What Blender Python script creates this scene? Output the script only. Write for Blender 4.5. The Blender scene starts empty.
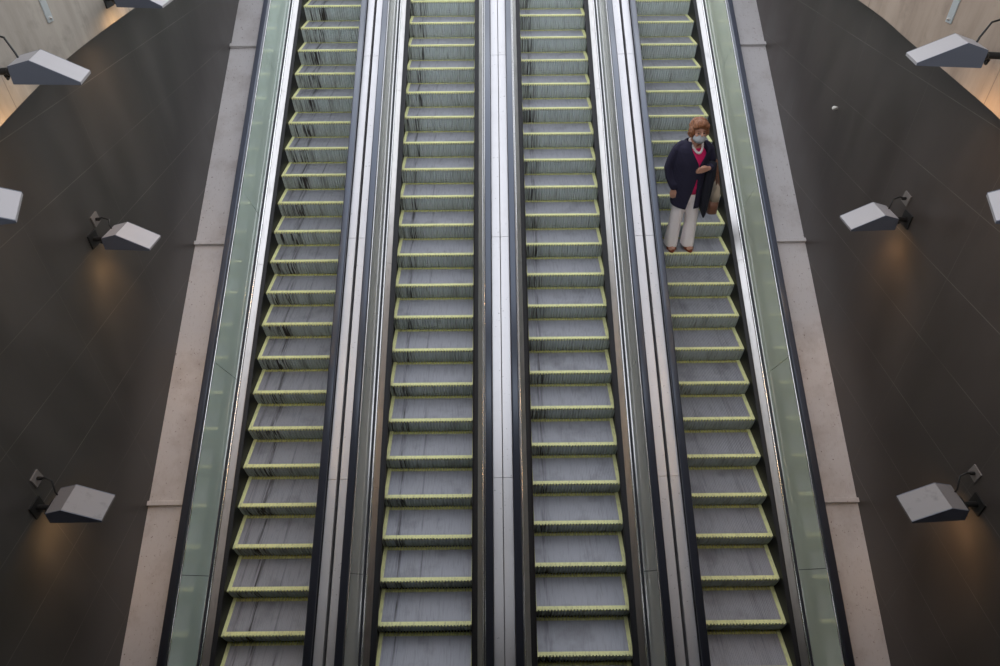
import bpy, bmesh, math, random
from mathutils import Vector, Matrix
random.seed(7)
S = bpy.context.scene
COL = S.collection
PI = math.pi
INC = 0.521068
CS, SN = math.cos(INC), math.sin(INC)
PITCH = 0.405

# ------------------------------------------------------------------ helpers
def link(o, parent=None):
    COL.objects.link(o)
    if parent: o.parent = parent
    return o
def obj(name, bm, mat, parent=None, smooth=False, recalc=True):
    me = bpy.data.meshes.new(name)
    if recalc: bmesh.ops.recalc_face_normals(bm, faces=bm.faces)
    bm.to_mesh(me); bm.free()
    if mat: me.materials.append(mat)
    if smooth:
        for p in me.polygons: p.use_smooth = True
    return link(bpy.data.objects.new(name, me), parent)
def tag(o, label=None, cat=None, group=None, kind=None):
    if label: o['label'] = label
    if cat: o['category'] = cat
    if group: o['group'] = group
    if kind: o['kind'] = kind
    return o
def empty(name, loc=(0, 0, 0)):
    o = bpy.data.objects.new(name, None); o.location = loc
    o.empty_display_size = 0.1
    return link(o)
def sp(u, x, h):
    return Vector((x, u*CS - h*SN, u*SN + h*CS))
def box(bm, x0, x1, y0, y1, z0, z1, M=None):
    vs = [bm.verts.new(Vector((x, y, z)) if M is None else M @ Vector((x, y, z))) for x in (x0, x1) for y in (y0, y1) for z in (z0, z1)]
    for f in ((0,1,3,2),(4,6,7,5),(0,4,5,1),(2,3,7,6),(0,2,6,4),(1,5,7,3)):
        bm.faces.new([vs[i] for i in f])
def sbox(bm, x0, x1, u0, u1, h0, h1):
    vs = [bm.verts.new(sp(u, x, h)) for x in (x0, x1) for u in (u0, u1) for h in (h0, h1)]
    for f in ((0,1,3,2),(4,6,7,5),(0,4,5,1),(2,3,7,6),(0,2,6,4),(1,5,7,3)):
        bm.faces.new([vs[i] for i in f])
def sprof(bm, pts, u0, u1, closed=True):
    a = [bm.verts.new(sp(u0, x, h)) for x, h in pts]
    b = [bm.verts.new(sp(u1, x, h)) for x, h in pts]
    n = len(pts)
    for i in range(n if closed else n-1):
        j = (i+1) % n
        bm.faces.new([a[i], a[j], b[j], b[i]])
    if closed:
        bm.faces.new(a); bm.faces.new(b[::-1])
def tube(bm, pts, rad, seg=10, caps=True, flat=None):
    pts = [Vector(p) for p in pts]
    if not isinstance(rad, (list, tuple)): rad = [rad]*len(pts)
    rings = []
    ref = Vector((0, 0, 1))
    d0 = (pts[1]-pts[0]).normalized()
    if abs(d0.dot(ref)) > .9: ref = Vector((1, 0, 0))
    n1 = d0.cross(ref).normalized()
    def ring(c, d, r):
        nonlocal n1
        n1 = (n1 - d*n1.dot(d)).normalized(); n2 = d.cross(n1)
        return [bm.verts.new(c + (n1*math.cos(2*PI*k/seg) + n2*math.sin(2*PI*k/seg))*r) for k in range(seg)]
    N = len(pts)
    for i in range(N):
        if i == 0: d = pts[1]-pts[0]
        elif i == N-1: d = pts[-1]-pts[-2]
        else: d = (pts[i+1]-pts[i]).normalized()+(pts[i]-pts[i-1]).normalized()
        d = d.normalized()
        if i == 0 and caps:
            for a in (1.45, 1.0, .5):
                rings.append(ring(pts[0]-d*rad[0]*math.sin(a), d, rad[0]*math.cos(a)))
        rings.append(ring(pts[i], d, rad[i]))
        if i == N-1 and caps:
            for a in (.5, 1.0, 1.45):
                rings.append(ring(pts[-1]+d*rad[-1]*math.sin(a), d, rad[-1]*math.cos(a)))
    for A, B in zip(rings, rings[1:]):
        for k in range(seg):
            bm.faces.new([A[k], A[(k+1) % seg], B[(k+1) % seg], B[k]])
    bm.faces.new(rings[0][::-1]); bm.faces.new(rings[-1])
def ellip(bm, c, r, M=None, seg=20, ringn=14):
    T = Matrix.Translation(Vector(c)) @ (M or Matrix()) @ Matrix.Diagonal((r[0], r[1], r[2], 1))
    bmesh.ops.create_uvsphere(bm, u_segments=seg, v_segments=ringn, radius=1, matrix=T)
def loft(bm, secs, seg=36, caps=True, rip=0.0, nrip=9):
    rings = []
    for s in secs:
        cx, cy, z, rx, ry = s[:5]; e = s[5] if len(s) > 5 else 2.0; rp = s[6] if len(s) > 6 else 0
        r = []
        for k in range(seg):
            a = 2*PI*k/seg
            ca, sa = math.cos(a), math.sin(a)
            f = (abs(ca)**e + abs(sa)**e)**(-1/e)
            f *= 1 + rp*math.sin(nrip*a + z*5)
            r.append(bm.verts.new((cx+rx*f*ca, cy+ry*f*sa, z)))
        rings.append(r)
    for A, B in zip(rings, rings[1:]):
        for k in range(seg):
            bm.faces.new([A[k], A[(k+1) % seg], B[(k+1) % seg], B[k]])
    if caps:
        bm.faces.new(rings[0][::-1]); bm.faces.new(rings[-1])
    return rings
def remesh(o, vox, smooth=0):
    m = o.modifiers.new('fuse', 'REMESH'); m.mode = 'VOXEL'; m.voxel_size = vox; m.use_smooth_shade = True
    if smooth:
        s = o.modifiers.new('soft', 'SMOOTH'); s.factor = .5; s.iterations = smooth
def bevel(o, w, seg=2):
    m = o.modifiers.new('bevel', 'BEVEL'); m.width = w; m.segments = seg; m.limit_method = 'ANGLE'; m.angle_limit = .6

# ------------------------------------------------------------------ materials
class MT:
    def __init__(s, name, col=(.5, .5, .5), rough=.5, metal=0., **kw):
        s.m = bpy.data.materials.new(name); s.m.use_nodes = True
        s.t = s.m.node_tree; s.n = s.t.nodes; s.l = s.t.links
        s.b = s.n['Principled BSDF']
        s.b.inputs['Base Color'].default_value = (*col, 1)
        s.b.inputs['Roughness'].default_value = rough
        s.b.inputs['Metallic'].default_value = metal
        for k, v in kw.items():
            s.b.inputs[k.replace('_', ' ')].default_value = v
        s.col = None
    def node(s, t, **kw):
        x = s.n.new(t)
        for k, v in kw.items(): setattr(x, k, v)
        return x
    def pos(s):
        return s.node('ShaderNodeNewGeometry').outputs['Position']
    def objpos(s):
        return s.node('ShaderNodeTexCoord').outputs['Object']
    def mapping(s, vec, scale=(1, 1, 1), rot=(0, 0, 0), loc=(0, 0, 0)):
        m = s.node('ShaderNodeMapping')
        m.inputs['Scale'].default_value = scale; m.inputs['Rotation'].default_value = rot; m.inputs['Location'].default_value = loc
        s.l.new(vec, m.inputs['Vector']); return m.outputs[0]
    def noise(s, vec, scale, detail=3, rough=.5):
        n = s.node('ShaderNodeTexNoise'); n.inputs['Scale'].default_value = scale
        n.inputs['Detail'].default_value = detail; n.inputs['Roughness'].default_value = rough
        s.l.new(vec, n.inputs['Vector']); return n.outputs['Fac']
    def ramp(s, fac, stops):
        r = s.node('ShaderNodeValToRGB'); e = r.color_ramp.elements
        while len(e) < len(stops): e.new(.5)
        for i, (p, c) in enumerate(stops):
            e[i].position = p; e[i].color = (c, c, c, 1) if not isinstance(c, tuple) else (*c, 1)
        s.l.new(fac, r.inputs[0]); return r.outputs['Color']
    def math(s, op, a, b=None, clamp=False):
        m = s.node('ShaderNodeMath', operation=op); m.use_clamp = clamp
        for i, v in enumerate((a, b)):
            if v is None: continue
            if isinstance(v, (int, float)): m.inputs[i].default_value = v
            else: s.l.new(v, m.inputs[i])
        return m.outputs[0]
    def mix(s, fac, a, b, mode='MIX'):
        m = s.node('ShaderNodeMix', data_type='RGBA', blend_type=mode)
        for i, v in ((0, fac), (6, a), (7, b)):
            if isinstance(v, (int, float)): m.inputs[i].default_value = v
            elif isinstance(v, tuple): m.inputs[i].default_value = (*v, 1)
            else: s.l.new(v, m.inputs[i])
        return m.outputs[2]
    def setcol(s, c): s.l.new(c, s.b.inputs['Base Color']); return s
    def setrough(s, c): s.l.new(c, s.b.inputs['Roughness']); return s
    def bump(s, h, strength=.3, dist=.01):
        b = s.node('ShaderNodeBump'); b.inputs['Strength'].default_value = strength; b.inputs['Distance'].default_value = dist
        s.l.new(h, b.inputs['Height']); s.l.new(b.outputs[0], s.b.inputs['Normal']); return s
    def dirt(s, base, dark, scale=6, lo=.45, hi=.7, amt=1., stretch=(1, 1, 1)):
        v = s.mapping(s.pos(), stretch)
        f = s.ramp(s.noise(v, scale, 5, .6), [(lo, 0.), (hi, amt)])
        c = s.mix(f, base, dark); s.setcol(c); return c

M = {}
# steps
m = MT('step_tread_aluminium', (.30, .31, .335), .55, .25)
v = m.mapping(m.pos(), (22, 2.2, 2.2))
f = m.ramp(m.noise(v, 2.2, 4, .6), [(.50, 0.), (.75, .5)])
c = m.mix(f, (.40, .41, .45), (.19, .195, .21))
g = m.noise(m.mapping(m.pos(), (1, 1, 1)), 3.0, 5, .6)
c = m.mix(m.ramp(g, [(.55, 0.), (.75, .55)]), c, (.14, .14, .15))
w = m.ramp(m.noise(m.mapping(m.pos(), (30, 8, 8)), 3, 2, .5), [(.74, 0.), (.78, .55)])
c = m.mix(w, c, (.5, .5, .52))
TREAD = (m, c)
m = MT('step_riser_metal', (.28, .29, .29), .5, .3)
def band(m, x0, wd):   # a stained lane across a step, at a fixed x
    x = m.node('ShaderNodeSeparateXYZ'); m.l.new(m.pos(), x.inputs[0])
    d = m.math('ABSOLUTE', m.math('SUBTRACT', x.outputs[0], x0))
    return m.math('SUBTRACT', 1.0, m.math('DIVIDE', d, wd), True)
def lanemask(m, tab):
    out = None
    for x0, wd, a in tab:
        q = m.math('MULTIPLY', band(m, x0, wd), a)
        out = q if out is None else m.math('MAXIMUM', out, q)
    return out
mt_, ct_ = TREAD
lt = m_ = mt_.math('MULTIPLY', lanemask(mt_, ((-1.25, .05, 1.5), (-1.40, .03, .9), (-1.0, .02, .9), (.16, .03, 1.2), (.4, .02, .7), (1.66, .05, .9), (3.35, .08, .35), (3.75, .1, .4))),
    mt_.ramp(mt_.noise(mt_.mapping(mt_.pos(), (34, 1.5, 1.5)), 1.4, 3, .6), [(.42, 0.), (.66, 1.)]), True)
mt_.setcol(mt_.mix(lt, ct_, (.075, .075, .078))); M['tread'] = mt_.m
lanes = None
for x0, wd, a in ((-1.27, .13, 1.9), (-1.43, .06, 1.5), (.17, .08, 1.5), (.03, .06, 1.1), (1.66, .11, 1.4), (1.58, .05, 1.1), (3.2, .09, .8), (3.6, .06, .4), (-1.0, .1, .6), (.7, .12, .4)):
    q = m.math('MULTIPLY', band(m, x0, wd), a)
    lanes = q if lanes is None else m.math('MAXIMUM', lanes, q)
n1 = m.noise(m.mapping(m.pos(), (42, 1.6, 1.6)), 1.6, 3, .6)
st = m.math('MULTIPLY', lanes, m.ramp(n1, [(.44, 0.), (.62, 1.)]), True)
n2 = m.ramp(m.noise(m.mapping(m.pos(), (60, 3, 3)), 1.5, 3, .6), [(.55, 0.), (.75, .6)])
st = m.math('MAXIMUM', st, n2)
c = m.mix(st, (.62, .68, .69), (.06, .055, .055)); m.setcol(c)
M['riser'] = m.m
m = MT('step_yellow_demarcation', (.62, .60, .10), .55)
f = m.ramp(m.noise(m.mapping(m.pos(), (26, 6, 6)), 2.5, 4, .6), [(.5, 0.), (.75, .7)])
m.setcol(m.mix(f, (.84, .85, .42), (.42, .42, .24)))
M['yellow'] = m.m
m = MT('step_yellow_rear_worn', (.4, .4, .1), .6)
f = m.ramp(m.noise(m.mapping(m.pos(), (30, 6, 6)), 2.5, 4, .6), [(.4, 0.), (.65, .85)])
m.setcol(m.mix(f, (.60, .60, .20), (.20, .20, .11)))
M['yellow_worn'] = m.m
M['under'] = MT('step_underside_black', (.012, .012, .012), .8).m
# balustrades
m = MT('skirt_black', (.008, .008, .010), .5, 0., Specular_IOR_Level=.35)
M['skirt'] = m.m
m = MT('inner_deck_steel', (.62, .61, .60), .30, 1.)
m.dirt((.50, .49, .485), (.26, .255, .25), 5, .5, .8, .6, (6, 1, 1)); M['steel'] = m.m
m = MT('bright_trim', (.85, .85, .85), .2, 1.); M['bright'] = m.m
m = MT('groove_dark', (.02, .022, .03), .5); M['groove'] = m.m
m = MT('handrail_rubber', (.055, .061, .082), .28, 0., Specular_IOR_Level=.95, Specular_Tint=(.75, .85, 1., 1)); M['rubber'] = m.m
def glass(name, col):
    m = MT(name, col, .07, 0., Coat_Weight=.3, Coat_Roughness=.03)
    x = m.ramp(m.noise(m.mapping(m.pos(), (1, 1, 1)), 1.3, 3, .5), [(.3, 0.), (.7, 1.)])
    m.setcol(m.mix(x, col, tuple(k*.84 for k in col)))
    m.b.inputs['Specular IOR Level'].default_value = .8
    return m.m
M['glass_left'] = glass('green_tinted_panel_glass', (.60, .73, .66))
M['glass_right'] = glass('olive_tinted_panel_glass', (.62, .69, .57))
M['glass_mid'] = glass('grey_tinted_panel_glass', (.66, .69, .67))
m = MT('outer_deck_steel', (.78, .78, .79), .34, .6)
sp_ = m.ramp(m.noise(m.mapping(m.pos(), (1, 1, 1)), 45, 2, .5), [(.70, 0.), (.74, .7)])
c = m.mix(m.ramp(m.noise(m.pos(), 4, 4, .6), [(.5, 0.), (.8, .25)]), (.60, .595, .605), (.42, .41, .40))
m.setcol(m.mix(sp_, c, (.2, .19, .19))); M['deck'] = m.m
m = MT('kerb_painted_plate', (.6, .58, .57), .5, .1)
big = m.ramp(m.noise(m.pos(), 2.2, 5, .65), [(.5, 0.), (.68, .5)])
c = m.mix(big, (.55, .53, .535), (.34, .30, .285))
fine = m.ramp(m.noise(m.mapping(m.pos(), (5, 1.4, 1.4)), 14, 5, .7), [(.58, 0.), (.72, .55)])
c = m.mix(fine, c, (.27, .21, .185))
spk = m.ramp(m.noise(m.pos(), 38, 2, .5), [(.69, 0.), (.73, .8)])
m.setcol(m.mix(spk, c, (.16, .12, .11))); M['kerb'] = m.m
M['fixing'] = MT('fixing_metal', (.5, .47, .45), .5, .6).m

# dark tile wall: 1.19 x 0.55 grid of fine pale joints
def tilewall(name, base, y0, z0, dy, dz):
    m = MT(name, base, .38, 0., Specular_IOR_Level=.55)
    x = m.node('ShaderNodeSeparateXYZ'); m.l.new(m.pos(), x.inputs[0])
    def joint(o, a, d, w):
        k = m.math('PINGPONG', m.math('SUBTRACT', o, a), d/2)
        # distance to nearest line at multiples of d
        k2 = m.math('ABSOLUTE', k)
        return m.math('LESS_THAN', k2, w)
    jz = joint(x.outputs[2], z0, dz, .0032); jy = joint(x.outputs[1], y0, dy, .0026)
    nz = m.ramp(m.noise(m.pos(), 1.6, 4, .6), [(.38, .25), (.62, 1.)])
    j = m.math('MULTIPLY', m.math('MAXIMUM', jz, m.math('MULTIPLY', jy, .5)), nz)
    cl = m.ramp(m.noise(m.mapping(m.pos(), (1, 1, .35)), 2.4, 5, .6), [(.35, 0.), (.7, 1.)])
    c = m.mix(cl, base, tuple(k*1.45 for k in base))
    scr = m.ramp(m.noise(m.mapping(m.pos(), (1, 26, .9)), 1.5, 3, .7), [(.70, 0.), (.76, .22)])
    c = m.mix(scr, c, (.17, .155, .14))
    c = m.mix(j, c, (.13, .12, .11))
    m.setcol(c)
    m.setrough(m.ramp(cl, [(0., .34), (1., .50)]))
    return m.m
M['wallL'] = tilewall('dark_tiles_left', (.040, .037, .035), -.43, .86, 1.12, .548)
M['wallR'] = tilewall('dark_tiles_right', (.042, .035, .032), -.43, .91, 1.12, .54)
def concrete(name, a, b):
    m = MT(name, a, .75)
    f = m.ramp(m.noise(m.mapping(m.pos(), (1, 3, .7)), 1.8, 5, .6), [(.35, 0.), (.7, 1.)])
    c = m.mix(f, a, b)
    st = m.ramp(m.noise(m.mapping(m.pos(), (1, 9, .8)), 1.4, 4, .6), [(.62, 0.), (.75, .4)])
    c = m.mix(st, c, tuple(k*.5 for k in a))
    x = m.node('ShaderNodeSeparateXYZ'); m.l.new(m.pos(), x.inputs[0])
    k = m.math('PINGPONG', m.math('SUBTRACT', x.outputs[1], -1.45), .9)
    c = m.mix(m.math('MULTIPLY', m.math('LESS_THAN', k, .004), .5), c, tuple(v*.35 for v in b))
    blot = m.ramp(m.noise(m.pos(), 5, 4, .6), [(.56, 0.), (.72, .35)])
    c = m.mix(blot, c, tuple(v*.45 for v in b))
    m.setcol(c); m.bump(m.noise(m.pos(), 60, 3), .15, .004); return m.m
M['concL'] = concrete('concrete_left', (.34, .31, .27), (.24, .215, .185))
M['concR'] = concrete('concrete_right', (.36, .285, .225), (.255, .195, .15))
M['galv'] = MT('galvanised_patch', (.42, .45, .46), .45, .5).m
M['dark'] = MT('dark_surround', (.03, .028, .026), .8).m
M['lampbody'] = MT('lamp_silver_paint', (.33, .32, .335), .45, .1).m
m = MT('lamp_silver_paint_worn_dimmed', (.5, .5, .5), .5, .15)
m.dirt((.18, .17, .172), (.09, .085, .088), 9, .55, .72, .8); M['lampworn_dimmed'] = m.m  # stained, and base darkened for the dimmer light low on the walls
M['lampend'] = MT('lamp_end_shade_tone', (.085, .095, .125), .5, .1).m  # same paint as the housing, its shaded ends coloured dark and bluish
M['lampblack'] = MT('lamp_bracket_black', (.015, .015, .015), .5, .3).m
M['lampplate'] = MT('lamp_wall_plate', (.22, .20, .19), .5, .3).m
m = MT('lamp_lens', (1., .8, .55), .5)
m.b.inputs['Emission Color'].default_value = (1., .62, .28, 1); m.b.inputs['Emission Strength'].default_value = 16.
M['lens'] = m.m

# ------------------------------------------------------------------ step meshes (shared)
HW = .4765
NT = 30
def step_meshes():
    # riser: corrugated arc
    bm = bmesh.new()
    n = NT*4
    rows = [(.0, -.002), (.004, -.02), (.010, -.07), (.020, -.12), (.032, -.165), (.045, -.205), (.06, -.25)]
    g = []
    for i in range(n+1):
        x = -HW + 2*HW*i/n
        o = 0.0 if (i % 4) in (0, 1) else .020
        g.append([bm.verts.new((x, y+o+.002, z)) for y, z in rows])
    for A, B in zip(g, g[1:]):
        for k in range(len(rows)-1):
            bm.faces.new([A[k], A[k+1], B[k+1], B[k]])
    riser = bm
    # tread comb
    bm = bmesh.new()
    nr = 52
    p = 2*(HW-.038)/nr
    for i in range(nr):
        x = -HW+.038 + p*i
        box(bm, x, x+p*.56, .046, .357, -.012, 0.)
    box(bm, -HW, HW, .012, .398, -.03, -.0115)
    tread = bm
    # front and side yellow border, toothed at the nose
    bm = bmesh.new()
    tp = 2*HW/NT
    for i in range(NT):
        x = -HW+tp*i
        box(bm, x, x+tp*.52, .0, .014, -.02, .0008)
    box(bm, -HW, HW, .012, .046, -.011, .0008)
    for a, b in ((-HW, -HW+.038), (HW-.038, HW)):
        box(bm, a, b, .046, .398, -.011, .0006)
    border = bm
    bm = bmesh.new()
    for i in range(NT):
        x = -HW+tp*i
        box(bm, max(x, -HW+.038), min(x+tp*.55, HW-.038), .380, .398, -.011, .0004)
    box(bm, -HW+.038, HW-.038, .356, .382, -.011, .0004)
    rear = bm
    return tread, riser, border, rear
tr, ri, bo, re = step_meshes()
proto = obj('step', tr, M['tread'])
proto_parts = [obj('riser', ri, M['riser'], proto), obj('yellow_border', bo, M['yellow'], proto), obj('rear_yellow_line', re, M['yellow_worn'], proto)]
for o in [proto]+proto_parts: COL.objects.unlink(o)
proto_meshes = [(o.name, o) for o in proto_parts]

def make_step(parent, x, Y, Z):
    r = proto.copy(); r.name = 'step'; COL.objects.link(r); r.parent = parent
    r.location = (x, Y, Z)
    for o in proto_parts:
        c = o.copy(); c.name = o.name.split('.')[0]; COL.objects.link(c); c.parent = r
    return r

U0, U1 = -4.9, 7.6
GJ = [3.70, 1.68, -.36, -2.36, -4.38]       # glass joints
DJ = [6.10, 3.57, 1.045, -1.53, -4.1]       # deck seams
def segs(js, gap, u0=U0, u1=U1):
    js = sorted(j for j in js if u0 < j < u1)
    e = [u0]+js+[u1]; out = []
    for i in range(len(e)-1):
        out.append((e[i]+(gap/2 if i else 0), e[i+1]-(gap/2 if i < len(e)-2 else 0)))
    return out
def rrect(x0, x1, h0, h1, r, n=4):
    pts = []
    for cx, ch, a0 in ((x1-r, h1-r, 0), (x0+r, h1-r, PI/2), (x0+r, h0+r, PI), (x1-r, h0+r, 1.5*PI)):
        for k in range(n+1):
            a = a0 + PI/2*k/n; pts.append((cx+r*math.cos(a), ch+r*math.sin(a)))
    return pts
def side(root, xc, sg, glassmat, inner_edge, gap_half, shift=0.):
    """one balustrade; sg=-1 left of the steps, +1 right. inner_edge = |c| where the outer deck ends"""
    def fit(c):      # the balustrade stands nearer or further from the skirt on each machine
        if c >= .6: return c + shift
        if c <= .507: return c + (.017 if (inner_edge is None and c < .475) else 0)
        return .507 + (c-.507)*(.093+shift)/.093
    X = lambda c: xc + sg*fit(c)
    P = lambda pts: [(X(c), h) for c, h in pts]
    if inner_edge: inner_edge -= shift
    bm = bmesh.new()
    sprof(bm, P([(.4495, .086), (.4495, .100), (.470, .108), (.507, .113), (.507, .06), (.484, .06), (.484, -.42), (.478, -.42), (.478, .083)]), U0, U1)
    obj('skirt_panel', bm, M['skirt'], root)
    bm = bmesh.new()
    for a, b in segs(DJ, .003):
        sprof(bm, P([(.507, .060), (.507, .1135), (.512, .117), (.565, .149), (.565, .08)]), a, b)
    obj('inner_deck', bm, M['steel'], root)
    bm = bmesh.new()
    sprof(bm, P([(.563, .12), (.563, .149)]+[(.573-.010*math.cos(PI*k/8), .149+.012*math.sin(PI*k/8)) for k in range(1, 8)]+[(.583, .149), (.583, .12)]), U0, U1)
    obj('deck_edge_trim', bm, M['bright'], root)
    bm = bmesh.new()
    sprof(bm, P([(.582, .12), (.582, .136), (.604, .136), (.604, .12)]), U0, U1)
    obj('groove', bm, M['groove'], root)
    bm = bmesh.new()
    sprof(bm, P([(.604, .12), (.604, .157), (.607, .160), (.613, .160), (.613, .12)]), U0, U1)
    obj('glass_clamp', bm, M['bright'], root)
    for a, b in segs(GJ, .006):
        bm = bmesh.new(); sbox(bm, X(.613), X(.625), a, b, .14, .738)
        obj('glass_panel', bm, glassmat, root)
    bm = bmesh.new()
    sprof(bm, P([(.6255, -.1), (.6255, .74), (.6255+.055, .74), (.6255+.055, -.1)]), U0, U1)
    obj('balustrade_body', bm, M['groove'], root)
    bm = bmesh.new()
    sprof(bm, P(rrect(.607, .622, .736, .757, .004, 2)), U0, U1)
    obj('handrail_guide', bm, M['bright'], root)
    bm = bmesh.new()
    sprof(bm, P(rrect(.6125, .6835, .758, .797, .013, 5)), U0, U1)
    o = obj('handrail', bm, M['rubber'], root, True)
    bm = bmesh.new()
    sprof(bm, P(rrect(.6235, .6735, .738, .759, .004, 2)), U0, U1)
    obj('handrail_track', bm, M['skirt'], root)
    if inner_edge:
        bm = bmesh.new()
        for a, b in segs(DJ+GJ[:0], .004):
            sprof(bm, P([(.6845, .60), (.6845, .722), (.688, .727), (inner_edge-gap_half-.003, .727), (inner_edge-gap_half, .723), (inner_edge-gap_half, .60)]), a, b)
        obj('outer_deck', bm, M['deck'], root)
        bm = bmesh.new()
        sprof(bm, P([(.682, .50), (.682, .60), (inner_edge, .60), (inner_edge, .50)]), U0, U1)
        obj('deck_support', bm, M['groove'], root)

ESC = [(-1.0305, .1784, 'leftmost escalator, its risers streaked with dark oily smears, beside the green glass and left kerb'),
       (.4695, 0., 'second escalator from the left, empty, sharing the narrow bright centre deck on its right'),
       (1.9925, .6874, 'third escalator from the left, empty, sharing the narrow bright centre deck on its left'),
       (3.5025, 1.0381, 'rightmost escalator, carrying the woman in the navy cardigan')]
mids = [-.313, (.4695+1.9925)/2, 2.79]
SHL = [0., 0., -.018, -.08]
SHR = [-.065, -.015, 0., 0.]
EY = {}
for i, (xc, ph, lab) in enumerate(ESC):
    root = empty('escalator', (0, 0, 0))
    tag(root, lab, 'escalator', 'escalators side by side')
    for k in range(-17, 11):
        t = (k+ph)*PITCH
        Y, Z = -t*CS, -t*SN
        if not (-3.75 < Y < 5.9): continue
        make_step(root, xc, Y, Z)
    gl = M['glass_left'] if i == 0 else M['glass_mid']
    gr = M['glass_right'] if i == 3 else M['glass_mid']
    gh = [None, .0135, .0025, .0135, None]
    side(root, xc, -1, gl, None if i == 0 else abs(xc-mids[i-1]), gh[i], SHL[i])
    side(root, xc, 1, gr, None if i == 3 else abs(xc-mids[i]), gh[i+1], SHR[i])
    bm = bmesh.new()   # truss pan under the steps
    sbox(bm, xc-.60, xc+.60, U0, U1, -.50, -.44)
    obj('truss_pan', bm, M['under'], root)

# ------------------------------------------------------------------ side kerbs (painted plates with cross ribs)
WL, WR = -2.12, 4.585
RU = [(3.86, 1.06, -1.72), (3.82, 1.03, -1.755)]
for n, (xa, xb, ribs, yo) in enumerate(((WL, -1.775, RU[0], 0), (4.243, WR, RU[1], 0))):
    bm = bmesh.new()
    js = list(ribs)+[ribs[0]+2.78, ribs[2]-2.78]
    for a, b in segs(js, .002):
        sbox(bm, xa, xb, a, b, .45, .60)
    k = obj('trim_%d' % (n+1), bm, M['kerb'])
    tag(k, ['off-white stained plate kerb between the left glass balustrade and dark wall', 'off-white stained plate kerb between the right glass balustrade and dark wall'][n], 'kerb', kind='structure')
    for u in js:
        bm = bmesh.new(); sbox(bm, xa, xb, u-.022, u+.022, .60, .638)
        r = obj('rib', bm, M['kerb'], k); bevel(r, .004)
    bm = bmesh.new()
    xs = (-1.775, -1.73) if n == 0 else (4.20, 4.243)
    sbox(bm, xs[0], xs[1], U0, U1, .30, .50)
    obj('slot', bm, M['groove'], k)

# ------------------------------------------------------------------ walls
C0 = Vector((1.20103884, -5.60556618, 4.78802579))
YB, YF = -11.0, 9.0
def slab(name, x0, x1, y0, y1, z0, z1, mat, label=None):
    bm = bmesh.new(); box(bm, x0, x1, y0, y1, z0, z1)
    return tag(obj(name, bm, mat), label, None, None, 'structure')
slab('wall_left', WL-.3, WL, YB, YF, -6.2, 4.0, M['wallL'], 'dark brown-grey tiled wall with fine pale joints on the left')
slab('wall_right', WR, WR+.3, YB, YF, -6.2, 4.0, M['wallR'], 'dark brown tiled wall with fine pale joints on the right')
# concrete upper walls with a shallow arched lower edge, standing proud of the tiles
XL, XR = -1.85, 4.33
edgeL = [(-11, .9), (-5., 2.45), (-3.4, 2.92), (-1.87, 3.222), (-1.57, 3.28), (-1.22, 3.335), (-.81, 3.39), (-.20, 3.435), (.72, 3.475), (1.9, 3.50), (3.3, 3.47), (5., 3.3), (9., 2.6)]
edgeR = [(-11, .9), (-5., 2.45), (-3.4, 2.92), (-1.70, 3.24), (-1.20, 3.30), (-.38, 3.38), (.07, 3.43), (.82, 3.47), (1.9, 3.49), (3.3, 3.46), (5., 3.3), (9., 2.6)]
def conc(name, x0, x1, e, mat, lab):
    bm = bmesh.new()
    ztop = lambda y: 8.0 if y < -1 else max(5.0, 8.0-(y+1)*.75)  # unseen top, shaped higher near the viewpoint to block side sky light
    # dense interpolation (Catmull style)
    pts = []
    for i in range(len(e)-1):
        p0 = e[max(i-1, 0)]; p1 = e[i]; p2 = e[i+1]; p3 = e[min(i+2, len(e)-1)]
        for k in range(6):
            t = k/6
            y = p1[0]+(p2[0]-p1[0])*t
            m1 = (p2[1]-p0[1])/(p2[0]-p0[0])*(p2[0]-p1[0]); m2 = (p3[1]-p1[1])/(p3[0]-p1[0])*(p2[0]-p1[0])
            z = (2*t**3-3*t*t+1)*p1[1]+(t**3-2*t*t+t)*m1+(-2*t**3+3*t*t)*p2[1]+(t**3-t*t)*m2
            pts.append((y, z))
    pts.append(e[-1])
    cols = []
    for y, z in pts:
        cols.append([bm.verts.new((x, y, zz)) for x, zz in ((x0, z), (x1, z), (x1, ztop(y)), (x0, ztop(y)))])
    for A, B in zip(cols, cols[1:]):
        for k in range(4):
            bm.faces.new([A[k], A[(k+1) % 4], B[(k+1) % 4], B[k]])
    bm.faces.new(cols[0]); bm.faces.new(cols[-1][::-1])
    return tag(obj(name, bm, mat), lab, None, None, 'structure')
conc('wall_upper_left', WL-.05, XL, edgeL, M['concL'], 'pale grey concrete wall with a curved lower edge, top left')
conc('wall_upper_right', XR, WR+.05, edgeR, M['concR'], 'tan concrete wall with a curved lower edge, top right')
slab('wall_back', WL-.3, WR+.3, YB-.3, YB, -6.2, 3.6, M['dark'], 'dark wall behind the viewpoint')
slab('floor', WL-.3, WR+.3, YB, YF, -6.5, -6.2, M['dark'], 'dark floor below the escalators')
slab('ceiling_blocker', WL-.3, WR+.3, -8.0, -4.5, 8.0, 8.3, M['dark'], 'unseen dark slab over the viewpoint, added to block the sky')  # unseen slab added to darken the bottom steps and deck reflections
slab('floor_balcony_blocker', WL-.3, WR+.3, YB, -5.35, 3.0, 3.25, M['dark'], 'unseen dark balcony slab under the viewpoint, added to shade the lower steps')  # unseen slab added to keep light from behind off the lower risers

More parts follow.
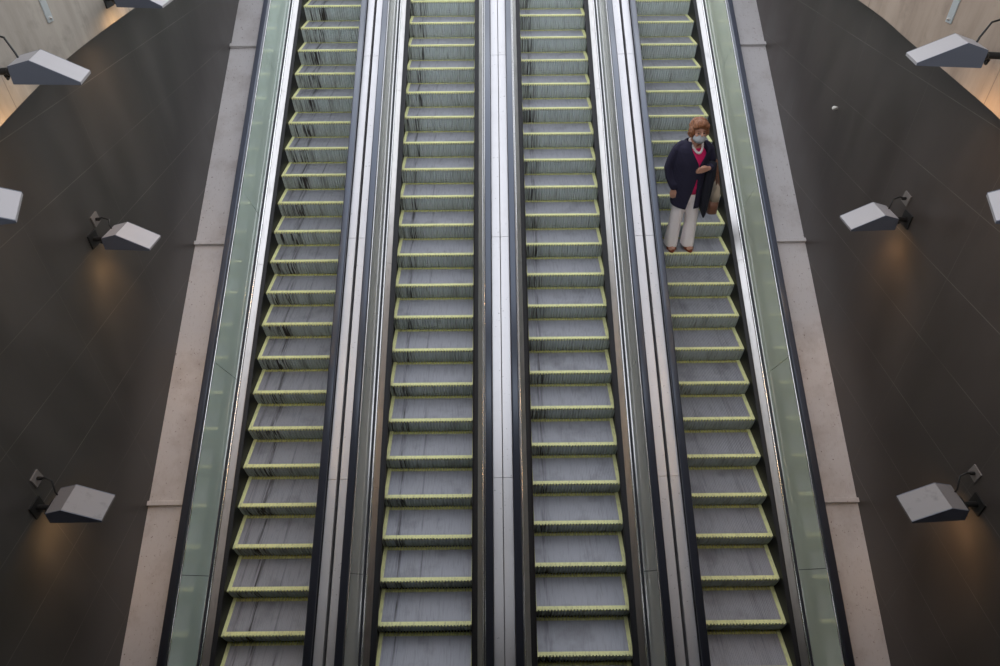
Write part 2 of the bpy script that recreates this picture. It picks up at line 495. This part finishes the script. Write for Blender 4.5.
# small galvanised patches on the concrete
def onplane(px, py, X):
    ri_ = Vector((1, 0, 0)); p, y, r = .680376426, .00346116267, -.00732564721
    f = Vector((math.sin(y)*math.cos(p), math.cos(y)*math.cos(p), -math.sin(p)))
    ri_ = f.cross(Vector((0, 0, 1))).normalized(); up = ri_.cross(f)
    r2 = ri_*math.cos(r)+up*math.sin(r); u2 = -ri_*math.sin(r)+up*math.cos(r)
    d = f+r2*(px-500)/653.348-u2*(py-333)/653.348
    return C0+d*((X-C0.x)/d.x), f, r2, u2
_, F_, R_, U_ = onplane(10, 10, XL)
for X, pxs, lab in ((XL, (44, 6), 'small galvanised cover plate on the concrete at the top left'), (XR, (955, 7), 'small galvanised cover plate on the concrete at the top right')):
    p = onplane(*pxs, X)[0]
    g = empty('cover_plate', p); tag(g, lab, 'plate', 'galvanised cover plates')
    sg = 1 if X < 0 else -1
    bm = bmesh.new(); box(bm, min(0, sg*.008), max(0, sg*.008), -.035, .035, -.10, .10)
    bb = obj('plate', bm, M['galv'], g); bevel(bb, .003)
    for zz in (-.075, .075):
        bm = bmesh.new(); tube(bm, [(sg*.006, 0, zz), (sg*.013, 0, zz)], .009, 8)
        obj('screw', bm, M['fixing'], g)
# little studs on the right tiles and on the kerb edges
p = onplane(837, 108, WR)[0]
bm = bmesh.new(); tube(bm, [p, p-Vector((.03, 0, 0))], [.016, .02], 10)
tag(obj('wall_stud', bm, MT('stud_white', (.6, .58, .55), .5).m, None, True), 'small pale stud sticking out of the right tiled wall', 'stud')

# ------------------------------------------------------------------ wedge lamps
SH = (.356, .101, .120, .137, .225, .017)
def lamp(p, ang, sg, wallx, label, worn_dimmed=False, heat=1.0, plate=(.16, .14), cord='k'):
    L, h1, rx, rz, W, k = SH
    root = empty('wall_lamp', (wallx, p[1]+.11, p[2]+.05)); tag(root, label, 'wall lamp', 'wedge lamps on the side walls')
    t, ps, rl = [math.radians(a) for a in ang]
    Rm = Matrix.Rotation(ps, 3, 'Z') @ Matrix.Rotation(t, 3, 'X') @ Matrix.Rotation(rl, 3, 'Y')
    RL = root.location.copy()
    def W2(x, y, z):
        l = Rm @ Vector((x, y, z)); l.x *= sg
        return Vector(p)+l-RL
    prof = [(0, 0), (0, h1), (rx, rz), (L, k), (L, 0)]
    bm = bmesh.new()
    a = [bm.verts.new(W2(x, .003, z)) for x, z in prof]; b = [bm.verts.new(W2(x, W-.003, z)) for x, z in prof]
    for i in range(4):
        bm.faces.new([a[i], a[i+1], b[i+1], b[i]])
    # hollow underside: rim turned inwards
    ins = .012
    a2 = [bm.verts.new(W2(ins, ins, 0)), bm.verts.new(W2(L-ins, ins, 0)), bm.verts.new(W2(L-ins, W-ins, 0)), bm.verts.new(W2(ins, W-ins, 0))]
    a3 = [bm.verts.new(W2(ins, ins, .03)), bm.verts.new(W2(L-.09, ins, .03)), bm.verts.new(W2(L-.09, W-ins, .03)), bm.verts.new(W2(ins, W-ins, .03))]
    cor = [a[0], a[4], b[4], b[0]]
    for i in range(4):
        j = (i+1) % 4
        bm.faces.new([cor[i], cor[j], a2[j], a2[i]]); bm.faces.new([a2[i], a2[j], a3[j], a3[i]])
    bm.faces.new(a3)
    bm.faces.new(a[::-1]); bm.faces.new(b)
    hs = obj('housing', bm, M['lampworn_dimmed'] if worn_dimmed else M['lampbody'], root)
    for y0, y1 in ((-.004, .0025), (W-.0025, W+.004)):
        bm = bmesh.new()
        A = [bm.verts.new(W2(x, y0, z)) for x, z in prof]; B = [bm.verts.new(W2(x, y1, z)) for x, z in prof]
        for i in range(5): bm.faces.new([A[i], A[(i+1) % 5], B[(i+1) % 5], B[i]])
        bm.faces.new(A[::-1]); bm.faces.new(B)
        tag(obj('end_panel', bm, M['lampend'], root), 'end panel with shade in its dark colour')
    bm = bmesh.new()
    vs = [bm.verts.new(W2(x, y, z)) for x in (.04, L-.12) for y in (.03, W-.03) for z in (.018, .026)]
    for f in ((0,1,3,2),(4,6,7,5),(0,4,5,1),(2,3,7,6),(0,2,6,4),(1,5,7,3)): bm.faces.new([vs[i] for i in f])
    obj('lens', bm, M['lens'], root)
    # bracket: yoke arm from the wall, knuckle, wall plate and cord
    bm = bmesh.new()
    e = W2(0, W*.42, .05)
    wl = Vector((0, e.y+.01, e.z-.015))
    tube(bm, [wl, e], .020, 10)
    tube(bm, [W2(-.012, W*.22, .055), W2(-.012, W*.62, .055)], .026, 10)
    tube(bm, [W2(.004, W*.28, .06), W2(-.05, W*.26, .03), W2(-.06, W*.42, .0), W2(-.05, W*.6, .03), W2(.004, W*.6, .06)], .009, 8)
    obj('bracket', bm, M['lampblack'], root, True)
    bm = bmesh.new()
    box(bm, min(0, sg*.012), max(0, sg*.012), wl.y-.06, wl.y+.06, wl.z-.06, wl.z+.06)
    obj('base_plate', bm, M['lampblack'], root)
    py, pz = e.y+plate[0], e.z+plate[1]
    bm = bmesh.new()
    MM = Matrix.Translation((0, py, pz)) @ Matrix.Rotation(0.12, 4, 'X')
    box(bm, min(0, sg*.010), max(0, sg*.010), -.046, .046, -.046, .046, MM)
    obj('junction_plate', bm, M['lampplate'], root)
    bm = bmesh.new()
    st = Vector((sg*.012, py, pz))
    tube(bm, [st-Vector((sg*.008, 0, 0)), st+Vector((sg*.02, 0, 0))], .014, 8)
    tube(bm, [st, st+Vector((sg*.06, -.01, .02)), st+Vector((sg*.12, -.03, .01)), W2(.02, W*.75, .09)+Vector((-sg*.02, 0, .04)), W2(.015, W*.7, .085)], .0065, 8)
    obj('cord', bm, M['lampblack'], root, True)
    # the lamp's own light
    ld = bpy.data.lights.new('lamp_bulb', 'SPOT'); ld.energy = 6.*heat; ld.color = (1., .58, .26)
    ld.spot_size = 1.5; ld.spot_blend = .9; ld.shadow_soft_size = .05
    lo = bpy.data.objects.new('bulb', ld); COL.objects.link(lo); lo.parent = root
    lo.location = W2(.12, W*.5, -.01)
    d = Vector((-sg*.50, -.18, -1)).normalized()
    lo.rotation_euler = d.to_track_quat('-Z', 'Y').to_euler()
    return root
lamp((-1.982, -1.03, 1.997), (-2.1, .3, 2.6), 1, WL, 'grey wedge lamp at mid height of the left tiled wall, with a pale clamp', plate=(.14, .10), heat=1.5)
lamp((-1.98, -2.832, .857), (-2.5, 2.3, 2.6), 1, WL, 'lowest wedge lamp on the left tiled wall, its grey top stained and toned down for shade', True, plate=(.14, .15))
lamp((-1.627, -1.686, 3.528), (0, 12.2, 5.1), 1, XL, 'wedge lamp on the left concrete wall, its whole shade-toned end panel in view', heat=1.8)
lamp((-1.74, -.038, 3.579), (3.4, -1.6, 1.6), 1, XL, 'wedge lamp cut by the top edge at the end of the left concrete wall', heat=1.8)
lamp((-1.614, -2.713, 3.137), (13.3, 16., 1.5), 1, XL, 'wedge lamp tip jutting in from the left edge above the dark tiles', heat=.25)
lamp((4.445, -.956, 2.069), (.1, 0, 1.4), -1, WR, 'wedge lamp at mid height of the right tiled wall, with a curved cord', plate=(.12, .12), heat=1.5)
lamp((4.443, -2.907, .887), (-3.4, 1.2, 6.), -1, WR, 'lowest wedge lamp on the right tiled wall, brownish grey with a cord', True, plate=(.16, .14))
lamp((4.093, -1.608, 3.55), (-1, 11.5, .8), -1, XR, 'wedge lamp on the tan concrete at the top right', heat=1.8)
lamp((4.082, -2.781, 3.136), (12.1, 15.1, 4.), -1, XR, 'wedge lamp tip jutting in from the right edge above the dark tiles', heat=.25)

# ------------------------------------------------------------------ the woman, her bag and folded jacket
M['skin'] = MT('skin', (.50, .27, .19), .55).m
M['hair'] = None
m = MT('auburn_hair', (.30, .12, .05), .45)
wv = m.node('ShaderNodeTexWave'); wv.inputs['Scale'].default_value = 22; wv.inputs['Distortion'].default_value = 7; wv.inputs['Detail'].default_value = 3
m.l.new(m.objpos(), wv.inputs['Vector'])
m.setcol(m.mix(m.ramp(wv.outputs['Fac'], [(.2, 0.), (.8, 1.)]), (.15, .055, .025), (.36, .15, .065))); m.bump(wv.outputs['Fac'], .6, .008)
M['hair'] = m.m
m = MT('navy_rib_knit', (.012, .012, .035), .85)
wv = m.node('ShaderNodeTexWave'); wv.inputs['Scale'].default_value = 26
m.l.new(m.objpos(), wv.inputs['Vector'])
m.setcol(m.mix(wv.outputs['Fac'], (.009, .008, .026), (.020, .018, .048))); m.bump(wv.outputs['Fac'], .5, .006)
M['knit'] = m.m
M['pink'] = MT('pink_cotton', (.70, .012, .13), .7).m
m = MT('cream_trousers', (.90, .84, .86), .8)
m.bump(m.noise(m.mapping(m.objpos(), (5, 5, 1)), 4, 3), .4, .01); M['cream'] = m.m
M['mask'] = MT('grey_mask', (.36, .38, .40), .8).m
M['beads'] = MT('white_beads', (.75, .70, .70), .4).m
M['sandal'] = MT('russet_leather', (.22, .055, .025), .5).m
M['bagbrown'] = MT('brown_leather', (.17, .075, .045), .5).m
M['bagcream'] = MT('cream_canvas', (.42, .35, .27), .8).m
M['eye'] = MT('eye_dark', (.03, .02, .015), .3).m
M['coat'] = MT('black_navy_cloth', (.008, .009, .018), .9).m

OX, OY, OZ = 3.35, 1.0403+.17, .5971
w = empty('woman', (OX, OY, OZ))
tag(w, 'woman in navy cardigan, pink top and white trousers standing on the rightmost escalator', 'person')
def capsule(bm, pts, rad, seg=14): tube(bm, pts, rad, seg)
# body, one fused surface
bm = bmesh.new()
TH = Matrix.Rotation(math.radians(14), 4, 'X')
HC = Vector((.018, -.045, 1.475))
ellip(bm, HC, (.074, .090, .108), TH)
ellip(bm, HC+Vector((.004, -.045, -.055)), (.052, .052, .055))
capsule(bm, [HC+Vector((.006, -.088, .012)), HC+Vector((.007, -.110, -.018))], [.009, .014], 8)
for sx_ in (-1, 1):
    ellip(bm, HC+Vector((sx_*.076, .005, -.012)), (.010, .020, .030), None, 10, 8)
    ellip(bm, HC+Vector((.004+sx_*.040, -.072, -.030)), (.022, .022, .020), None, 10, 8)
capsule(bm, [(.010, .015, 1.27), (.014, -.02, 1.41)], [.060, .052])
ellip(bm, (.012, .005, 1.20), (.138, .088, .115)); ellip(bm, (.02, .0, .98), (.125, .09, .22)); ellip(bm, (.03, .01, .80), (.145, .10, .13))
capsule(bm, [(-.155, .01, 1.265), (-.222, .012, 1.02), (-.150, -.045, .815)], [.034, .034, .024])
capsule(bm, [(.175, .01, 1.265), (.250, .02, 1.055), (.172, -.150, 1.085)], [.034, .034, .024])
capsule(bm, [(-.045, .0, .78), (-.038, -.01, .45), (-.042, .02, .07)], [.080, .050, .034])
capsule(bm, [(.100, .0, .78), (.118, -.01, .45), (.140, .02, .07)], [.080, .050, .034])
for fx, a in ((-.046, -.10), (.150, .12)):
    R = Matrix.Rotation(a, 4, 'Z')
    ellip(bm, (fx, -.015, .052), (.036, .085, .032), R)
    ellip(bm, (fx+(-.010 if a < 0 else .010)*1.0, -.085, .040), (.040, .040, .018), R)
    for k in range(5):
        t = (k-2)*.015
        capsule(bm, [R @ Vector((t, -.075, 0))+Vector((fx, -.01, .034)), R @ Vector((t*1.1, -.112+abs(k-1.2)*.006, 0))+Vector((fx, -.01, .030))], [.010, .0085], 8)
# hands: palm, four fingers, thumb
def hand(bm, wrist, d, across, curl, thumb_s):
    """d: direction of the fingers, across: knuckle line, curl: way the fingers bend"""
    wrist, d, across, curl = Vector(wrist), Vector(d).normalized(), Vector(across).normalized(), Vector(curl).normalized()
    for k, L in zip(range(4), (.030, .034, .032, .025)):
        o = (k-1.5)*.0185
        base = wrist+d*.072+across*o
        capsule(bm, [wrist+d*.005+across*o*.6, base], [.0145, .0125], 8)
        p1 = base+d*L+curl*.010; p2 = p1+(d*.55+curl*.75)*L*.75; p3 = p2+(d*.1+curl)*L*.5
        capsule(bm, [base, p1, p2, p3], [.0100, .0090, .0085, .0075], 8)
    tb = wrist+d*.020+across*thumb_s*.026
    capsule(bm, [tb, tb+d*.030+across*thumb_s*.016+curl*.010, tb+d*.056+across*thumb_s*.012+curl*.022], [.0125, .0100, .0085], 8)
hand(bm, (-.149, -.050, .795), (.03, -.10, -1), (.75, -.6, .05), (.55, .35, -.1), 1)
hand(bm, (.158, -.158, 1.083), (-1, -.22, -.12), (.0, -.15, 1), (.05, .9, -.3), 1)
body = obj('body', bm, M['skin'], w); remesh(body, .0042, 2)
# hair
bm = bmesh.new()
for c, r in (((.0, .035, .035), (.100, .098, .092)), ((.0, -.045, .078), (.078, .060, .046)), ((-.074, .0, -.012), (.036, .062, .066)), ((.074, .0, -.008), (.036, .060, .062)),
             ((.0, .065, -.030), (.088, .055, .075)), ((-.050, -.060, .062), (.042, .040, .036)), ((.052, -.058, .060), (.040, .040, .036)), ((-.088, .012, -.035), (.026, .04, .036))):
    ellip(bm, HC+Vector(c), r)
h = obj('hair', bm, M['hair'], w); remesh(h, .007, 1)
tx = bpy.data.textures.new('hair_waves', 'CLOUDS'); tx.noise_scale = .035
dm = h.modifiers.new('waves', 'DISPLACE'); dm.texture = tx; dm.strength = .022; dm.mid_level = .5
tag(h, 'short auburn hair')
# mask with ear loops
bm = bmesh.new()
mc = HC+Vector((.000, -.062, -.066))
ellip(bm, mc, (.066, .066, .050), Matrix.Rotation(.25, 4, 'X'), 24, 16)
for v in list(bm.verts):
    if v.co.y > mc.y+.020: bm.verts.remove(v)
for s_ in (-1, 1):
    tube(bm, [mc+Vector((s_*.060, .0, .020)), mc+Vector((s_*.074, .045, .045))], .003, 6)
    tube(bm, [mc+Vector((s_*.060, .0, -.020)), mc+Vector((s_*.076, .050, .010))], .003, 6)
mk = obj('face_mask', bm, M['mask'], w, True); tag(mk, 'grey cloth face mask')
for s_ in (-1, 1):
    bm = bmesh.new(); ellip(bm, HC+Vector((.004+s_*.029, -.0835, -.004)), (.012, .008, .006), None, 12, 8); obj('eye', bm, M['eye'], w, True)
    bm = bmesh.new(); tube(bm, [HC+Vector((.004+s_*.014, -.092, .014)), HC+Vector((.004+s_*.030, -.089, .019)), HC+Vector((.004+s_*.044, -.080, .013))], .0035, 6); obj('eyebrow', bm, M['hair'], w, True)
# trousers
bm = bmesh.new()
loft(bm, [(-.053, .0, .045, .082, .100, 2, .05), (-.052, -.003, .12, .078, .096, 2, .07), (-.050, -.006, .30, .070, .086, 2, .06), (-.044, -.005, .50, .074, .090, 2, .04), (-.030, .0, .66, .086, .100, 2, .01), (.0, .0, .78, .10, .11)], 40, True, nrip=5)
loft(bm, [(.145, .0, .045, .082, .100, 2, .05), (.143, -.003, .12, .078, .096, 2, .07), (.136, -.006, .30, .070, .086, 2, .06), (.120, -.005, .50, .076, .090, 2, .04), (.096, .0, .66, .084, .100, 2, .01), (.065, .0, .78, .10, .11)], 40, True, nrip=5)
loft(bm, [(.033, .0, .64, .13, .10), (.033, .0, .72, .148, .11), (.033, .0, .86, .140, .108), (.03, .0, .95, .12, .09)], 40)
o = obj('trousers', bm, M['cream'], w); remesh(o, .007, 3); tag(o, 'wide white trousers')
# pink top
bm = bmesh.new()
loft(bm, [(.030, -.002, .755, .157, .124), (.028, -.002, .85, .155, .122), (.022, -.002, 1.0, .150, .117), (.017, -.004, 1.12, .152, .118), (.013, -.004, 1.20, .150, .112), (.012, .0, 1.255, .120, .088), (.012, .004, 1.275, .10, .070)], 40)
obj('pink_top', bm, M['pink'], w, True)
# cardigan: one open shell with sleeves
bm = bmesh.new()
secs = [(.606, .033, .0, .172, .136), (.68, .033, .0, .170, .135), (.80, .030, .0, .170, .135), (.92, .016, .0, .178, .132), (1.00, .010, .0, .178, .129), (1.06, .008, .0, .180, .129), (1.12, .008, -.002, .180, .129),
        (1.18, .010, -.002, .182, .125), (1.24, .010, .0, .182, .116), (1.285, .010, .004, .166, .100), (1.32, .010, .008, .122, .083), (1.345, .011, .012, .088, .070)]
A0 = math.radians(-70); NS = 72
def shellrow(z, cx, cy, rx, ry, off):
    if z >= 1.10: dR = (z-1.10)/.245*.80; dL = (z-1.10)/.245*.85
    elif z >= .95: dR = dL = .012
    else: dR = .02; dL = .02+(.95-z)/.344*.50
    row = []
    for k in range(NS+1):
        a = A0+dR+(2*PI-dR-dL)*k/NS
        rip = 1+.018*math.sin(7*a+z*3)*(1 if z < 1.0 else .3)
        zz = z - (.03*math.cos(a+PI*.5) if z < .65 else 0)
        row.append(bm.verts.new((cx+(rx*rip+off)*math.cos(a), cy+(ry*rip+off)*math.sin(a), zz)))
    return row
outer = [shellrow(s[0], s[1], s[2], s[3], s[4], .010) for s in secs]
inner = [shellrow(s[0], s[1], s[2], s[3], s[4], -.006) for s in secs]
for G, fl in ((outer, 0), (inner, 1)):
    for A, B in zip(G, G[1:]):
        for k in range(NS):
            f = [A[k], A[k+1], B[k+1], B[k]]; bm.faces.new(f[::-1] if fl else f)
for k in range(NS):
    bm.faces.new([outer[0][k], inner[0][k], inner[0][k+1], outer[0][k+1]]); bm.faces.new([outer[-1][k], outer[-1][k+1], inner[-1][k+1], inner[-1][k]])
for a in range(len(secs)-1):
    bm.faces.new([outer[a][0], outer[a+1][0], inner[a+1][0], inner[a][0]]); bm.faces.new([outer[a][NS], inner[a][NS], inner[a+1][NS], outer[a+1][NS]])
capsule(bm, [(-.120, .012, 1.285), (-.165, .012, 1.235), (-.205, .014, 1.12), (-.226, .012, 1.02), (-.200, -.010, .92), (-.158, -.038, .835)], [.052, .058, .056, .052, .050, .046], 18)
capsule(bm, [(.140, .012, 1.285), (.188, .012, 1.235), (.232, .016, 1.13), (.256, .022, 1.060), (.235, -.06, 1.065), (.196, -.120, 1.080)], [.052, .058, .056, .054, .050, .044], 18)
capsule(bm, [(-.155, -.040, .85), (-.151, -.044, .825)], [.048, .047], 18)
o = obj('cardigan', bm, M['knit'], w); remesh(o, .0065, 2); tag(o, 'long navy ribbed cardigan hanging open')
# necklace
bm = bmesh.new()
for k in range(34):
    a = 2*PI*k/34
    x = .016+.066*math.cos(a)+(.022 if math.sin(a) < 0 else 0)*(-math.sin(a)); y = -.005+.058*math.sin(a) + (-.062*max(0, -math.sin(a))**1.5)
    z = 1.345-.095*max(0, -math.sin(a))**1.4
    ellip(bm, (x, y, z), (.0145, .0145, .0145), None, 8, 6)
o = obj('necklace', bm, M['beads'], w, True); tag(o, 'chunky white bead necklace')
# sandals
for fx, a in ((-.046, -.10), (.150, .12)):
    R = Matrix.Translation((fx, -.01, 0)) @ Matrix.Rotation(a, 4, 'Z')
    bm = bmesh.new(); ring0 = []; ring1 = []
    for k in range(28):
        t = 2*PI*k/28; y = -.014+.122*math.sin(t); x = (.040-.008*math.sin(t)*.6)*math.cos(t)*(1.06 if math.sin(t) < -.2 else .92)
        ring0.append(bm.verts.new(R @ Vector((x, y, .002)))); ring1.append(bm.verts.new(R @ Vector((x, y, .022))))
    for k in range(28): bm.faces.new([ring0[k], ring0[(k+1) % 28], ring1[(k+1) % 28], ring1[k]])
    bm.faces.new(ring0[::-1]); bm.faces.new(ring1)
    sd = obj('sandal', bm, M['sandal'], w, False); tag(sd, 'russet leather sandal')
    bm = bmesh.new()
    for yy, zz, rr in ((-.062, .060, .015), (-.030, .075, .016)):
        pts = [R @ Vector((.043*math.cos(t), yy, .018+(zz-.018)*math.sin(t))) for t in [PI*i/8 for i in range(9)]]
        tube(bm, pts, rr, 8)
    obj('strap', bm, M['sandal'], sd, True)
# folded jacket over the forearm
bm = bmesh.new()
loft(bm, [(.222, -.075, 1.128, .020, .030, 2), (.222, -.080, 1.115, .050, .052, 2, .04), (.220, -.090, 1.00, .056, .058, 2, .08), (.214, -.100, .85, .052, .054, 2, .12), (.210, -.105, .70, .048, .050, 2, .14), (.216, -.105, .58, .040, .044, 2, .16), (.232, -.105, .50, .024, .03, 2, .1), (.238, -.105, .455, .008, .014)], 40, True, nrip=6)
o = obj('folded_jacket', bm, M['coat'], None, True); o.location = (OX, OY, OZ)
tag(o, 'dark jacket folded over the left forearm of the woman in navy', 'jacket')
# handbag
hb = empty('handbag', (OX+.335, OY-.03, OZ+.49)); tag(hb, 'brown and cream handbag hanging from the left arm of the woman', 'handbag')
bm = bmesh.new(); loft(bm, [(.0, 0, .0, .050, .075, 4), (.0, 0, .01, .058, .085, 4), (.0, 0, .10, .057, .082, 4), (.004, 0, .155, .052, .074, 4)], 40)
obj('bag_base', bm, M['bagbrown'], hb, True)
bm = bmesh.new(); loft(bm, [(.004, 0, .150, .050, .074, 4), (.010, 0, .24, .046, .070, 4), (.006, 0, .33, .028, .064, 4), (-.004, 0, .37, .010, .060, 4)], 40)
tag(obj('bag_upper', bm, M['bagcream'], hb, True), 'cream canvas upper')
for s_ in (-1, 1):
    bm = bmesh.new()
    tube(bm, [(.008+s_*.012, -.045, .33), (-.018+s_*.010, -.04, .45), (-.050+s_*.006, -.03, .575), (-.058, -.01, .645), (-.050+s_*.006, .02, .575), (-.018+s_*.010, .035, .45), (.008+s_*.012, .045, .33)], .0085, 8)
    obj('handle', bm, M['bagbrown'], hb, True)


# ------------------------------------------------------------------ light
W = bpy.data.worlds.new('sky'); S.world = W; W.use_nodes = True
nt = W.node_tree; bg = nt.nodes['Background']
tc = nt.nodes.new('ShaderNodeTexCoord'); sx = nt.nodes.new('ShaderNodeSeparateXYZ'); rp = nt.nodes.new('ShaderNodeValToRGB')
nt.links.new(tc.outputs['Generated'], sx.inputs[0]); nt.links.new(sx.outputs[2], rp.inputs[0])
e = rp.color_ramp.elements
e[0].position = 0.; e[0].color = (1.75, 1.78, 1.8, 1); e[1].position = .95; e[1].color = (.78, .81, .89, 1)
nt.links.new(rp.outputs[0], bg.inputs[0]); bg.inputs[1].default_value = 1.7

# ------------------------------------------------------------------ camera
cam = bpy.data.cameras.new('camera'); co = bpy.data.objects.new('camera', cam); COL.objects.link(co)
cam.sensor_fit = 'HORIZONTAL'; cam.sensor_width = 36; cam.lens = 653.348/1000*36
cam.clip_start = .05; cam.clip_end = 100
co.matrix_world = Matrix.Translation(C0) @ Matrix((R_, U_, -F_)).transposed().to_4x4()
S.camera = co
S.view_settings.view_transform = 'Standard'; S.view_settings.look = 'None'
S.view_settings.gamma = 1; S.view_settings.use_curve_mapping = False
S.view_settings.exposure = 0.35
S.cycles.max_bounces = 6
